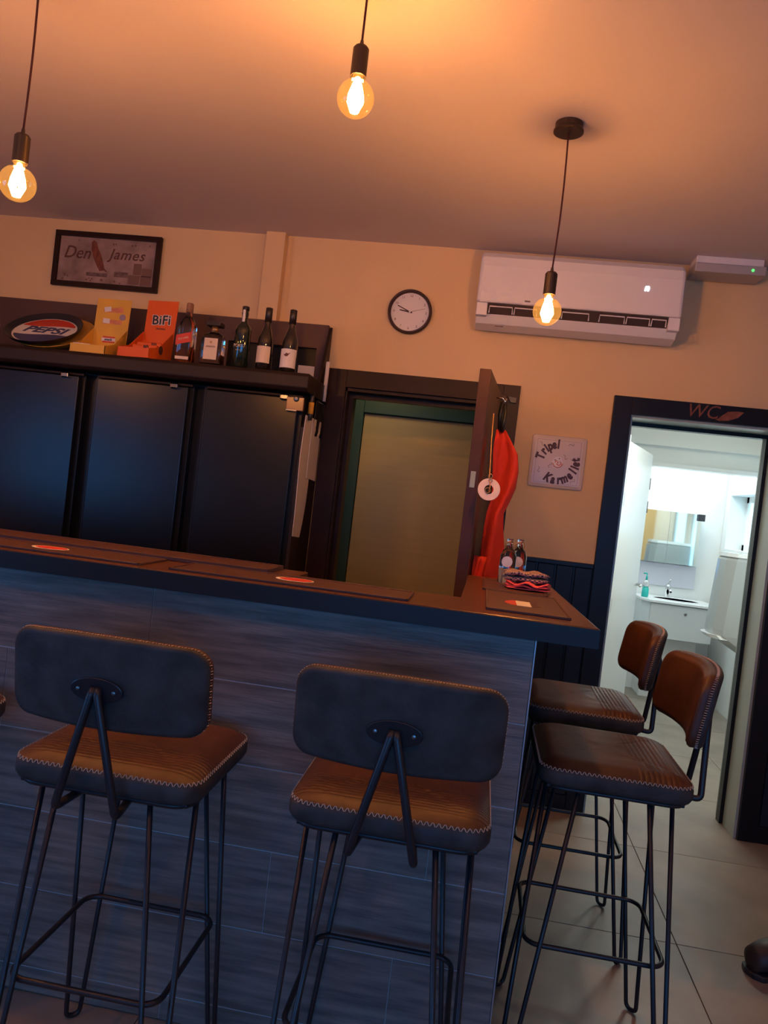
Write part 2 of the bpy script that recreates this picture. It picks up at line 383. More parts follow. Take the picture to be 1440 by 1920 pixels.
dj = struct('door_6', fj, M['whitegloss'])
for z in (1.80, 1.62): obj('hinge', box(1.222, 1.232, 6.155, 6.175, z-.045, z+.045, bev=.002), M['blackm'], dj)
# open washroom door leaf
L = math.hypot(.31, .80); ang = math.atan2(.80, .31)
lf = bpy.data.objects.new('door_5', None); COL.objects.link(lf); lf.location = (.815, 4.95, 0); lf.rotation_euler = (0, 0, ang); lf['kind'] = 'structure'
obj('leaf', box(0, L, -.02, .02, .008, 1.985, bev=.002), M['whitegloss'], lf)
for z in (1.62, 1.76, .95, .25): obj('hinge', box(-.012, .012, -.028, -.012, z-.045, z+.045, bev=.003), M['bolt'], lf)
obj('latch_plate', box(L-.001, L+.002, -.012, .012, .88, 1.03), M['bolt'], lf)
hd = bmesh.new(); tube([(L-.06, -.02, 1.05), (L-.06, -.065, 1.05), (L-.17, -.065, 1.05)], .009, bm=hd)
tube([(L-.06, .02, 1.05), (L-.06, .065, 1.05), (L-.17, .065, 1.05)], .009, bm=hd)
obj('handle', hd, M['chrome'], lf, smooth=True)
obj('frame', box(-.05, -.015, -.03, .04, 0, 2.02, bev=.003), M['whitegloss'], lf)

# ================================================================ KITCHEN DOOR LEAF (open toward the bar)
p0 = Vector((.018, 3.935)); p1 = Vector((-.0525, 3.10)); dv = p1-p0; LL = dv.length
kl = bpy.data.objects.new('door_7', None); COL.objects.link(kl); kl.location = (p0.x-.012, p0.y, 0); kl.rotation_euler = (0, 0, math.atan2(dv.y, dv.x)); kl['kind'] = 'structure'
obj('leaf', box(0, LL, -.023, .023, .01, 2.012, bev=.003), M['leafm'], kl)
obj('latch_plate', box(LL-.001, LL+.003, -.010, .010, 1.535, 1.60), M['goldcap'], kl)
hh = bmesh.new(); tube([(LL-.07, -.02, 1.03), (LL-.07, -.06, 1.03), (LL-.18, -.06, 1.03)], .009, bm=hh)
obj('handle', hh, M['chrome'], kl, smooth=True)
cl = thing('door_closer', 'small brass-brown door closer bracket at top right corner of the kitchen door frame', 'door closer', (.045, WY-.022, 1.99))
obj('housing', box(-.055, -.005, -.03, 0, -.02, .045, bev=.003), M['leafm'], cl)
obj('bracket', prism([(-.002, .045), (.045, .04), (.045, .012), (.015, .012)], -.02, 0, 'y', bev=.002), M['blackm'], cl)
obj('screw', lathe([(0, 0), (.004, 0), (.004, .004), (0, .004)], 8), M['chrome'], cl, (-.03, -.034, .03))

# ================================================================ BAR
bar = thing('bar_counter', 'long bar counter clad in grey wood-look tiles', 'bar counter', (0, 0, 0))
BY = 1.95; BX = .164; BL = -3.3
body = bmesh.new()
box(BL, BX-.004, BY+.008, BY+.12, 0, 1.150, bm=body); box(-.02, BX-.004, BY+.12, 2.90, 0, 1.150, bm=body)
obj('carcass', body, M['black'], bar)
obj('grout', box(BL, BX-.004, BY+.0025, BY+.008, 0.005, 1.142), M['tgrout'], bar)
rowz = [1.1425-.2145*k for k in range(6)]
offs = [-.842, -1.24, -.04-1.2, -.446, -1.30, -.7]
for k, zt in enumerate(rowz):
    zb = max(zt-.2145, .003); x = offs[k]
    cuts = sorted({BL, BX-.003} | {x+1.2*n for n in range(-4, 5) if BL+.05 < x+1.2*n < BX-.05})
    for a, b in zip(cuts, cuts[1:]):
        obj('tile', box(a+.001, b-.001, BY, BY+.008, zb+.0016, zt-.0016, bev=.0008, seg=1), M['tile'], bar)
obj('corner_profile', box(BX-.003, BX+.001, BY-.001, BY+.012, 0, 1.142, bev=.0008, seg=1), M['alu'], bar, label='thin pale metal corner profile')
x = BX-.012
while x > BL:
    obj('edge_strip', box(max(x-.197, BL), x, BY-.002, BY+.010, 1.1425, 1.1475, bev=.0008, seg=1), M['alu'], bar); x -= .2
CT = 1.200
tp = prism([(BL, 1.893), (.302, 1.893), (.270, 2.94), (-.035, 2.94), (-.035, 2.165), (-.51, 2.165), (-.51, 2.30), (BL, 2.30)], 1.152, CT, 'z', bev=.004)
wt = tag(obj('worktop', tp, M['top']), 'dark brown L-shaped worktop on top of the tiled bar', 'worktop')
eb = prism([(BL, 1.8905), (.305, 1.8905), (.2727, 2.943), (.2697, 2.943), (.302, 1.893), (BL, 1.893)], 1.151, CT-.0035, 'z')
obj('edge_band', eb, mat('black_edge_laminate', (.012, .013, .016), .4, spec=.3), wt, label='black laminate edge band')
def logo_oval(parent, x, y, z, w, d, three=False):
    def half(a0, a1, n=14):
        return [(w/2*math.cos(a0+(a1-a0)*i/n), d/2*math.sin(a0+(a1-a0)*i/n)) for i in range(n+1)]
    if three:
        obj('logo_patch', prism(half(PI*.62, PI*1.38), 0, .0006), M['red'], parent, (x, y, z), label='red end of the printed oval')
        c = half(PI*.62, PI*1.38); e = half(-PI*.36, PI*.36)
        obj('logo_patch', prism([c[0], c[-1], e[0], e[-1]], 0, .0006), M['whitep'], parent, (x, y, z), label='pale middle of the printed oval')
        obj('logo_patch', prism(e, 0, .0006), M['leafm'], parent, (x, y, z), label='dark end of the printed oval')
    else:
        obj('logo_patch', prism(half(0, 2*PI, 28)[:-1], 0, .0006), M['whitep'], parent, (x, y, z))
        obj('logo_patch', prism([(p[0]*.86+w*.03, p[1]*.82) for p in half(0, 2*PI, 28)[:-1]], .0006, .0010), M['red'], parent, (x, y, z), label='red oval print')
def barmat(label, x0, x1, y0, y1, lx, ly, th=.004, three=False, lw=.105, ld=.075):
    t = thing('bar_mat', label, 'bar mat', ((x0+x1)/2, (y0+y1)/2, CT), group='rubber mats on the bar')
    sx, sy = (x1-x0)/2, (y1-y0)/2
    obj('mat', box(-sx, sx, -sy, sy, 0, th, bev=.0015), M['matrub'], t)
    rim = bmesh.new()
    for b in ((-sx, sx, -sy, -sy+.006), (-sx, sx, sy-.006, sy), (-sx, -sx+.006, -sy, sy), (sx-.006, sx, -sy, sy)): box(b[0], b[1], b[2], b[3], th-.0005, th+.002, bev=.0008, seg=1, bm=rim)
    obj('rim', rim, M['matrub'], t)
    if lx is not None: logo_oval(t, lx-(x0+x1)/2, ly-(y0+y1)/2, th, lw, ld, three)
    return t
barmat('maroon rubber bar mat with red oval print above the leftmost grey stool', -1.50, -.88, 1.925, 2.105, -1.19, 2.02)
barmat('maroon rubber bar mat with red oval print in front of the kitchen doorway', -.80, -.165, 1.925, 2.105, -.485, 2.03)
barmat('raised brown drip mat along the rear edge of the bar in front of the fridges', -1.90, -.585, 2.12, 2.285, None, None, th=.010)
barmat('dark mat with red, white and black oval logo on the short end of the bar', .030, .245, 1.975, 2.43, .133, 2.17, three=True, lw=.10, ld=.12)
barmat('dark mat under the folded towels at the far end of the bar', .020, .225, 2.455, 2.80, None, None)
# towels
def roll_cloth(name, label, m, cx, cy, z, w, d, h, seed, cat='towel', layers=3):
    rr = random.Random(seed); t = thing(name, label, cat, (cx, cy, z))
    for l in range(layers):
        hz = h/layers; secs = []; n = 22
        ph = rr.random()*6
        for i in range(15):
            u = -1+2*i/14; x = u*w/2; s = (1-abs(u)**5)**.5*.98+.02; s2 = s*(1+.10*math.sin(5*u+ph))
            zc = hz*(l+.5)+.003*math.sin(7*u+ph)*l; yc = .006*math.sin(4*u+ph+l)
            secs.append([(x+.004*math.sin(3*a+l), yc+s2*d/2*math.copysign(abs(math.cos(a))**.8, math.cos(a)), max(zc+s2*hz*.56*math.sin(a)*(1+.2*math.sin(6*u+2*a+ph)), .0005)) for a in [2*PI*k/n for k in range(n)]])
        obj('fold', loft(secs), m, t, smooth=True)
    return t
roll_cloth('tea_towel', 'folded pink tea towel lying under the checked cloth on the bar end', M['pink'], .168, 2.60, CT+.006, .150, .12, .022, 3)
roll_cloth('tea_towel', 'rolled navy and white checked tea towel on top of the pink one', M['check'], .160, 2.62, CT+.029, .155, .10, .034, 5, layers=2)
# bottle pair behind towels
def clear_bottle(name, label, x, y, circ):
    t = thing(name, label, 'bottle', (x, y, CT))
    obj('glass', lathe([(0, 0), (.026, 0), (.029, .004), (.029, .10), (.022, .118), (.011, .128), (.010, .15), (.012, .151), (.012, .160), (0, .160)], 20), M['clearg'], t, smooth=True)
    obj('label', prism([(.019*math.cos(a), .019*math.sin(a)) for a in [2*PI*k/20 for k in range(20)]], -.0005, .0005, 'y'), circ, t, (-.004, -.0300, .080), label='round white sticker')
    obj('wire_clasp', tube([(-.013, 0, .125), (-.016, -.004, .14), (-.006, -.012, .15), (.008, -.012, .155), (.016, 0, .14), (.013, 0, .125)], .0018, 6), M['gold'], t, smooth=True)
clear_bottle('glass_bottle', 'clear glass swing-top bottle with white round sticker beside the red apron', .100, 2.76, M['label2'])
clear_bottle('glass_bottle', 'clear glass swing-top bottle standing second behind the towels, nearer the sign', .139, 2.82, M['label'])

# ================================================================ STOOLS
def dome_pad(w, d, r, z0, z1, dome):
    """cushion top: grid dome with pressed channels, closed by a skirt"""
    bm = bmesh.new(); secs = []
    return bm
def make_stool(label, group, loc, rz):
    t = thing('bar_stool', label, 'bar stool', loc, rz, group)
    w, d = .415, .385
    # side band
    secs = []
    for z, g in ((.770, -.010), (.774, -.002), (.785, .003), (.805, .003), (.818, -.001)):
        secs.append([(x, y, z) for x, y in rrect(w+2*g, d+2*g, .052, 7)])
    obj('seat_band', loft(secs), M['suede'], t, smooth=True)
    # top cushion with channels
    bm = bmesh.new(); out = rrect(w-.002, d-.002, .051, 7); rings = []
    K = 13
    for k in range(K+1):
        s = 1-k/K*.985; ring = []
        for x, y in out:
            X, Y = x*s, y*s
            e = (1-s)
            z = .8165 + .020*(1-(1-min(e/.22, 1))**2)
            if e > .12:
                q = (X % .0465)/.0465; z -= .0016*math.exp(-((q-.5)/.07)**2)
            if Y < -.02 and e > .1:
                z -= .0020*(.5+.5*math.cos(2*PI*Y/.0145))*min(1, (-.02-Y)/.05)
            ring.append(bm.verts.new((X, Y, z)))
        rings.append(ring)
    for a, b in zip(rings, rings[1:]):
        n = len(a)
        for i in range(n): bm.faces.new((a[i], a[(i+1) % n], b[(i+1) % n], b[i]))
    bm.faces.new(rings[-1])
    obj('seat_cushion', bm, M['quilt'], t, smooth=True)
    # zigzag stitches
    bm = bmesh.new(); pts = rrect(w+.004, d+.004, .053, 10); P = [Vector((p[0], p[1], 0)) for p in pts]; P.append(P[0]); acc = 0; flip = 1; step = .0062
    for a, b in zip(P, P[1:]):
        Ls = (b-a).length; u = (b-a).normalized() if Ls > 1e-6 else Vector((1, 0, 0)); s = acc
        while s < Ls:
            q = a+u*s; nrm = Vector((u.y, -u.x, 0))
            z0, z1 = .8135, .8205
            o0 = q - u*.0022*flip + Vector((0, 0, z0)) ; o1 = q + u*.0022*flip + Vector((0, 0, z1)) - nrm*.003
            tube([o0, o1], .0008, 3, bm=bm); flip = -flip; s += step
        acc = s-Ls
    obj('stitching', bm, M['stitch'], t, kind='stuff')
    pan = box(-w/2+.02, w/2-.02, -d/2+.02, d/2-.02, .762, .771, bev=.003)
    obj('seat_frame', pan, M['steel'], t)
    fr = tube([(x, y, .766) for x, y in rrect(w-.03, d-.03, .045, 5)], .006, 7, closed=True)
    obj('seat_rail', fr, M['steel'], t, smooth=True)
    # hairpin legs
    for sx in (-1, 1):
        for sy in (-1, 1):
            A = Vector((sx*(w/2-.105), sy*(d/2-.03), .766)); B = Vector((sx*(w/2-.03), sy*(d/2-.105), .766)); F = Vector((sx*.19, sy*.198, .0063))
            dirn = (B-A).normalized(); f0 = F-dirn*.017; f1 = F+dirn*.017
            pts = [A] + arc(A, f0, F, .022, 3) + arc(F, f1, B, .022, 3)[0:] + [B]
            pts = [A, *arc(A, f0, f1, .016, 4), *arc(f0, f1, B, .016, 4), B]
            lg = obj('leg', tube(pts, .0063, 8), M['steel'], t, smooth=True)
    ring = tube([(x, y, .343) for x, y in rrect(.340, .355, .04, 6)], .0066, 8, closed=True)
    obj('footrest', ring, M['steel'], t, smooth=True)
    # backrest : curved pad
    bw, bh, th = .425, .182, .042
    def place(x, z, dep):
        u = x/(bw/2); zz = z+.012*(1-u*u)*max(z, 0)/(bh/2)
        return (x, -.244+.045*u*u+dep-zz*.16, 1.008+zz)
    o2 = dense(rrect(bw, bh, .040, 6), .02)
    def pad(puff, face):
        """closed shell: rim sections, then rings shrinking to the middle on both faces"""
        secs = []
        d0 = puff[0][0]; d1 = puff[-1][0]
        for k in range(9, 0, -1): secs.append([place(x*(1-k/10.), z*(1-k/10.), d0-face*.010*(1-(1-k/10.)**2)*(face < 0) ) for x, z in o2])
        for dep, g in puff: secs.append([place(x-g*math.copysign(1, x)*min(1, abs(x)/.1), z-g*math.copysign(1, z)*min(1, abs(z)/.05), dep) for x, z in o2])
        for k in range(1, 10):
            q = 1-k/10.; dm = .010*(1-q**3) if face > 0 else 0
            secs.append([place(x*q, z*q, d1+dm) for x, z in o2])
        return loft(secs)
    br = obj('backrest', pad([(.012, .001), (.016, -.001), (.030, -.001), (.038, .003), (.042, .009)], 1), M['leather'], t, smooth=True)
    obj('back_shell', pad([(-.002, .006), (.001, .0015), (.005, -.001), (.0125, -.001)], 0), M['suede'], br, smooth=True, label='dark grey rear shell')
    sb = bmesh.new(); o3 = rrect(bw+.004, bh+.004, .041, 10); P = [Vector((p[0], 0, p[1])) for p in o3]; P.append(P[0]); acc = 0; flip = 1
    def pl(x, z, dep):
        u = x/(bw/2); zz = z+.012*(1-u*u)*max(z, 0)/(bh/2); return Vector((x, -.244+.045*u*u+dep-zz*.16, 1.008+zz))
    for a, b in zip(P, P[1:]):
        Ls = (b-a).length
        if Ls < 1e-6: continue
        s = acc
        while s < Ls:
            q = a+(b-a)*(s/Ls); tube([pl(q.x-.001*flip, q.z, .010), pl(q.x+.001*flip, q.z, .017)], .0008, 3, bm=sb); flip = -flip; s += step
        acc = s-Ls
    obj('stitching', sb, M['stitch'], br, kind='stuff')
    # oval bracket + bolts
    e = [(.056*math.cos(2*PI*k/28), .026*math.sin(2*PI*k/28)) for k in range(28)]
    def ov(dep, s): return [(x*s, -.244+dep-.16*z*s, 1.002+z*s) for x, z in e]
    bk = obj('bracket_plate', loft([ov(-.0015, 1), ov(-.006, 1), ov(-.007, .95)]), M['steel'], t)
    for s in (-1, 1):
        b_ = obj('bolt', lathe([(0, 0), (.0045, 0), (.004, .003), (0, .004)], 10), M['bolt'], bk); b_.location = (s*.038, -.2505, 1.002); b_.rotation_euler = (PI/2, 0, 0)
    for s in (-1, 1):
        pts = [Vector((s*.004, -.252, 1.008)), Vector((s*.007, -.2575, .994))] + list(arc((s*.010, -.258, .98), (s*.066, -.244, .752), (s*.050, -.12, .760), .016, 5)) + [Vector((s*.050, -.12, .760))]
        obj('back_support', tube(pts, .0085, 10), M['steel'], t, smooth=True)
    return t
def dup(root, loc, rz, label):
    r = root.copy(); COL.objects.link(r); r.location = loc; r.rotation_euler = (0, 0, rz); r['label'] = label
    def rec(a, b):
        for ch in list(a.children):
            c = ch.copy(); COL.objects.link(c); c.parent = b; rec(ch, c)
    rec(root, r); return r
G = 'leather bar stools around the bar'
s1 = make_stool('brown leather bar stool with dark back, left of the two whose backs face us', G, (-.724, 1.700, 0), 0)
dup(s1, (-.122, 1.722, 0), 0, 'brown leather bar stool with dark back, in front of the tiled bar near its corner')
dup(s1, (-1.375, 1.690, 0), 0, 'bar stool of which only a seat corner shows at the left picture edge')
dup(s1, (.410, 2.205, 0), PI/2, 'bar stool seen side-on at the short end of the bar, nearest to us there')
dup(s1, (.412, 2.830, 0), PI/2, 'bar stool seen side-on behind the nearer one, closest to the washroom door')

# ================================================================ BACK BAR
FX = -.905
cabn = thing('back_bar_cabinet', 'tall brown-black back bar cabinet with sloping side panel', 'cabinet', (0, 0, 0))
obj('side_panel', prism([(3.952-.024, 0), (3.952-.024, 2.297), (3.915, 2.297), (3.785, 1.997), (3.704, 1.917), (3.60, 1.79), (3.555, 1.74), (3.555, 0)], FX, FX+.015, 'x', bev=.001), M['cabinet'], cabn)
bpn = bmesh.new()
box(-3.6, -1.43, 3.895, 3.925, 1.985, 2.303, bm=bpn); box(-1.43, FX, 3.895, 3.925, 2.180, 2.303, bm=bpn); box(-.955, FX, 3.895, 3.925, 1.985, 2.18, bm=bpn)
obj('back_panel', bpn, M['backp'], cabn)
obj('recess', box(-1.43, -.955, 3.930, 3.935, 1.985, 2.18), M['black'], cabn)
obj('carcass', box(-3.6, FX, 3.60, 3.925, 0, 1.895), M['black'], cabn)
sh = prism([(3.90, 1.897), (3.465, 1.897), (3.45, 1.912), (3.45, 1.965), (3.462, 1.980), (3.90, 1.982)], -3.6, -.868, 'x', bev=.004)
obj('shelf', sh, M['cabinet'], cabn)
obj('notice', box(-1.05, -.955, 3.925, 3.929, 1.99, 2.09), M['paper'], cabn)
doorx = [(-3.40, -2.96), (-2.94, -2.49), (-2.478, -2.026), (-1.930, -1.467), (-1.377, -.925)]
for i, (a, b) in enumerate(doorx[2:], 1):
    lab = ['black fridge door cut by the left picture edge', 'glossy black fridge door below the yellow and orange snack boxes', 'glossy black fridge door below the wine bottles, nearest the kitchen doorway'][max(0, i-1)] if i else 'black fridge door outside the picture at far left'
    t = thing('bottle_fridge', ['black bottle fridge beyond the left picture edge', 'black bottle fridge with flat door under the round tray', 'black bottle fridge with flat door under the snack boxes', 'black bottle fridge with flat door under the wine bottles'][i], 'fridge', ((a+b)/2, 3.6, .02), group='black bottle fridges of the back bar')
    h = (b-a)/2
    obj('door', box(-h, h, -.075, -.045, .10, 1.850, bev=.004), M['fridge'], t)
    obj('body', box(-h-.02, h+.02, -.045, -.001, .0, 1.868, bev=.002), M['black'], t)
    obj('top_rail', box(-h, h+.02, -.07, -.046, 1.853, 1.866, bev=.003), M['alu'] if False else M['casing'], t)
    ch = obj('lamp_clip', box(h-.085, h-.045, -.095, -.07, 1.835, 1.862, bev=.006), M['chrome'], t)
    obj('handle_strip', box(-h-.0003, -h+.0022, -.077, -.074, .10, 1.850), M['steel'], t)
# notes on cabinet side
def note(name, label, pts, x, m=M['paper'], cat='paper'):
    t = tag(obj(name, prism(pts, x, x+.0025, 'x'), m), label, cat); return t
note('paper_sheet', 'long white paper strip hanging on the side of the cabinet, lower end above the bar', [(3.560, 1.80), (3.535, 1.6), (3.555, 1.40), (3.560, 1.222), (3.700, 1.212), (3.735, 1.30), (3.755, 1.38), (3.76, 1.46), (3.76, 1.80)], FX+.016)
note('paper_sheet', 'wider white paper sheet overlapping the long strip on the cabinet side', [(3.69, 1.80), (3.69, 1.507), (3.885, 1.497), (3.880, 1.80)], FX+.020)
note('paper_sheet', 'small white slip high on the cabinet side above the bottle opener', [(3.80, 1.985), (3.76, 1.885), (3.90, 1.895), (3.895, 1.99)], FX+.016)
t = thing('paper_roll', 'thin rolled white poster standing upright beside the kitchen door frame', 'paper roll', (FX+.040, 3.80, 1.90))
obj('roll', lathe([(0, 0), (.010, 0), (.010, .195), (.0075, .20), (0, .198)], 12), M['paper'], t, smooth=True)
# camera-like box hanging below shelf
t = thing('display_card', 'small clear card box with a grey round button clipped under the shelf end', 'card holder', (-.932, 3.510, 1.81))
obj('holder', box(-.042, .040, -.004, .008, 0, .062, bev=.002), mat('clear_brown_plastic', (.25, .13, .08), .2, spec=.7), t)
obj('edge', box(-.042, .010, -.006, -.003, -.003, .003), M['chrome'], t)
obj('button', lathe([(0, 0), (.014, 0), (.013, .006), (.008, .010), (0, .011)], 16), M['bolt'], t, (.004, -.004, .054)).rotation_euler = (PI/2, 0, 0)
t = thing('bottle_opener', 'black and yellow bottle opener hanging on the cabinet side under the shelf', 'bottle opener', (FX+.028, 3.60, 1.78))
obj('body', lathe([(0, 0), (.010, 0), (.012, .02), (.012, .12), (.009, .14), (0, .14)], 14), M['blackm'], t, smooth=True)
obj('band', lathe([(.0125, .03), (.0135, .03), (.0135, .085), (.0125, .085)], 14, caps=False), M['yellowp'], t, smooth=True)
t = thing('hanging_cloth', 'small dark cloth hanging beside the bottle opener on the cabinet side', 'cloth', (FX+.017, 3.80, 1.72))
obj('cloth', sheet([[(.004*math.sin(i*1.3+k)+.006, -.09+.20*i/8+(.03 if k > 3 else 0)*(1-i/8), .17*(1-k/5)) for i in range(9)] for k in range(6)], .003), M['strap'], t, smooth=True)

# bottles on the shelf
SZ = 1.983
def round_bottle(label, x, y, prof, glass, capm, capz, capr, caph, lab=None, labz=(0, 0), labr=0, labm=None, word=None, wsize=.01, wm=None, arcw=1.25, extra=None):
    t = thing('bottle', label, 'bottle', (x, y, SZ), group='bottles on the back bar shelf')
    obj('glass', lathe(prof, 28), glass, t, smooth=True)
    obj('cap', lathe([(0, capz), (capr, capz), (capr, capz+caph-.002), (capr-.002, capz+caph), (0, capz+caph)], 18), capm, t, smooth=True)
    if labm:
        z0, z1 = labz; bm = bmesh.new(); n = 14; v = []
        for i in range(n+1):
            a = -PI/2-arcw/1+2*arcw*i/n; v.append([bm.verts.new((r*math.cos(a), r*math.sin(a), z)) for r, z in ((labr+.0004, z0), (labr+.0004, z1), (labr+.0012, z1), (labr+.0012, z0))])
        for a, b in zip(v, v[1:]):
            for k in range(4): bm.faces.new((a[k], b[k], b[(k+1) % 4], a[(k+1) % 4]))
        l = obj('label', bm, labm, t, smooth=False)
        if word: text(word, wsize, wm or M['ink'], l, 'lettering', loc=(0, -labr-.0022, (z0+z1)/2))
    return t
BUR = [(0, 0), (.034, 0), (.0375, .004), (.0375, .120), (.036, .145), (.027, .175), (.017, .20), (.0145, .215), (.0140, .285), (.0155, .287), (.0155, .291), (0, .291)]
FY = 3.515
t = round_bottle('slim dark wine bottle with cream label, standing between the port and the last wine', -1.108, FY, BUR, M['darkglass'], M['foil'], .225, .0165, .068, labm=M['label'], labz=(.030, .108), labr=.0375, arcw=1.0)
t = round_bottle('dark wine bottle with large white label showing a brown bird, at the shelf end', -.990, FY, BUR, M['darkglass'], M['foil'], .225, .0165, .068, labm=M['label2'], labz=(.018, .105), labr=.0375, arcw=1.3)
obj('bird_print', prism([(-.015, -.002), (-.006, -.009), (.004, -.008), (.010, .001), (.017, .009), (.006, .004), (-.002, .008), (-.008, .002)], -.0006, .0006, 'y'), M['ink'], t, (0, -.0398, .078))
PORT = [(0, 0), (.034, 0), (.0375, .004), (.0375, .175), (.035, .19), (.018, .212), (.0145, .225), (.0145, .24), (.017, .255), (.0145, .27), (.0145, .286), (0, .286)]
t = round_bottle('dark green port bottle with a white strip label down its neck', -1.222, FY, PORT, M['greenglass'], M['foil'], .270, .0165, .020)
obj('strip_label', box(-.006, .006, -.0195, -.0165, .215, .272, bev=.001), M['label2'], t)
text('PORTO', .020, M['label'], t, 'lettering', loc=(0, -.0385, .098), sx=.8)
text('FINE RUBY', .007, M['label'], t, 'lettering', loc=(0, -.0385, .078), sx=.9)
# whisky (square)
t = thing('bottle', 'square clear whisky bottle with slanted red label beside the orange box', 'bottle', (-1.497, FY, SZ), group='bottles on the back bar shelf')
def sq(s, z, r=.010): return [(x, y, z) for x, y in rrect(s, s, min(r, s*.48), 4)]
obj('glass', loft([sq(.068, 0), sq(.074, .004), sq(.074, .165), sq(.070, .185, .02), sq(.050, .208, .022), sq(.030, .222, .0145), sq(.026, .232, .0125), sq(.026, .248, .0125)]), M['clearg'], t, smooth=True)
obj('whisky', loft([sq(.066, .006), sq(.066, .072)]), M['amberg'], t)
obj('cap', lathe([(0, .238), (.0165, .238), (.0165, .278), (.014, .283), (0, .283)], 18), M['cork'], t, smooth=True)
l = obj('label', prism([(-.037, .075), (.037, .096), (.037, .142), (-.037, .121)], -.0012, 0, 'y'), M['red'], t, (0, -.0375, 0), label='slanted red label')
text('RED LABEL', .012, M['label'], l, 'lettering', loc=(0, -.002, .109), rot=(PI/2, -.27, 0), sx=.9)
obj('base_label', box(-.033, .033, -.0385, -.0372, .010, .024), M['label'], t, label='cream base label')
# amaretto (squat square, wide cap)
t = thing('bottle', 'squat square liqueur bottle with wide black square cap and cream label', 'bottle', (-1.362, FY, SZ), group='bottles on the back bar shelf')
def sq2(s, z, r=.012): return [(x, y*.62, z) for x, y in rrect(s, s, min(r, s*.48), 4)]
obj('glass', loft([sq2(.096, 0), sq2(.104, .004), sq2(.104, .118), sq2(.098, .138, .03), sq2(.070, .150, .033), sq2(.034, .155, .016), sq2(.028, .160, .0135), sq2(.028, .172, .0135)]), M['clearg'], t, smooth=True)
obj('liqueur', loft([sq2(.094, .006), sq2(.094, .050)]), M['brownliq'], t)
obj('neck_ring', lathe([(0, .156), (.0155, .156), (.0155, .182), (0, .182)], 18), M['goldcap'], t, smooth=True)
obj('cap', box(-.036, .036, -.030, .030, .182, .203, bev=.003), M['foil'], t)
l = obj('label', box(-.033, .033, -.0345, -.0328, .022, .122, bev=.0005), M['label'], t)
text('AMARETTO', .0105, M['ink'], l, 'lettering', loc=(0, -.0352, .082), sx=.85)
obj('seal', lathe([(0, 0), (.006, 0), (.006, .0006), (0, .0006)], 12), M['goldcap'], l, (0, -.0346, .103)).rotation_euler = (PI/2, 0, 0)
# amber jar at left edge
t = thing('jar', 'small amber glass jar beside the round tray, cut by the left picture edge', 'jar', (-2.505, 3.53, SZ))
obj('glass', lathe([(0, 0), (.028, 0), (.032, .005), (.032, .075), (.024, .09), (0, .09)], 18), M['amberg'], t, smooth=True)
obj('lid', lathe([(0, .09), (.027, .09), (.027, .108), (0, .108)], 18), M['label'], t, smooth=True)
# trays
def tray(label, loc, rx, rz, r, m, emblem=False):
    t = thing('serving_tray', label, 'tray', loc); t.rotation_euler = (rx, 0, rz)
    obj('dish', lathe([(0, -.002), (r*.86, -.002), (r*.90, .000), (r*.97, .018), (r, .020), (r, .0175), (r*.975, .015), (r*.91, -.004), (r*.86, -.005), (0, -.005)], 56), m, t, smooth=True)
    if emblem:
        q = r*.83; z = -.0018
        obj('emblem_ground', prism([(q*math.cos(2*PI*k/48), q*math.sin(2*PI*k/48)) for k in range(48)], z, z+.0005), M['whitep'], t)
        q = r*.79
        wave = lambda x, b: b+.012*math.sin(x/q*2.6)
        def seg(sign, base):
            pts = []; N = 30; xs = [-q+2*q*i/N for i in range(N+1)]
            up = [(x, sign*math.sqrt(max(q*q-x*x, 0))) for x in xs]; lo = [(x, wave(x, base)) for x in xs]
            k = [i for i in range(N+1) if sign*(up[i][1]-lo[i][1]) > 0]
            return [up[i] for i in k]+[lo[i] for i in reversed(k)]
        obj('emblem_field', prism(seg(1, .055), z+.0005, z+.001), M['red'], t, label='red wave field')
        obj('emblem_field', prism(seg(-1, -.052), z+.0005, z+.001), M['navy'], t, label='blue wave field')
        text('PEPSI', .098, M['navy'], t, 'lettering', loc=(0, .002, z+.001), rot=(0, 0, 0), shear=.2, off=.003, sx=.98)
    return t
a33 = math.radians(34)
tray('round black tray with red, white and blue cola emblem leaning on the shelf', (-2.30, 3.635, SZ+.113), a33, math.radians(3), .187, M['blackm'], True)
tray('round amber-yellow tray mostly hidden behind the cola tray', (-2.262, 3.682, SZ+.100), a33, 0, .190, M['yellowp'])
# snack display boxes
def snack_box(name, label, x0, w, d, hh, hf, rz, m, yfront=3.49, lean=.02):
    t = thing(name, label, 'snack box', (x0, yfront, SZ), rz)
    th = .003
    obj('base', box(0, w, 0, d, 0, th), m, t)
    obj('front_wall', box(0, w, 0, th, th, hf), m, t)
    for xx in (0, w-th):
        obj('side_wall', prism([(0, th), (0, hf), (d*.45, hf+.025), (d, hh*.50), (d, th)], xx, xx+th, 'x'), m, t)
    hd_ = obj('header', prism([(d-th, th), (d, th), (d+lean, hh), (d+lean-th, hh)], 0, w, 'x'), m, t)
    return t, hd_
t, h = snack_box('snack_box', 'yellow cardboard snack display box with printed sausages beside the cola tray', -2.072, .182, .20, .315, .040, 0, M['yellow'])
for k, (zz, rt) in enumerate(((.255, .16), (.195, -.03))):
    b = obj('snack_print', box(-.052, .052, -.0006, .0006, -.014, .014, bev=.0005, seg=1), mat('faded_salmon_print', (.62, .22, .10), .5, var=.2, scale=30), h, (.092, .203+.02*zz/.315-.006, zz)); b.rotation_euler = (0, -rt, 0)
    c = obj('brand_patch', box(-.018, .018, -.0008, .0008, -.012, .012), M['whitep'], h, (.062, .199+.02*zz/.315-.004, zz+.006)); c.rotation_euler = (0, -rt, 0)
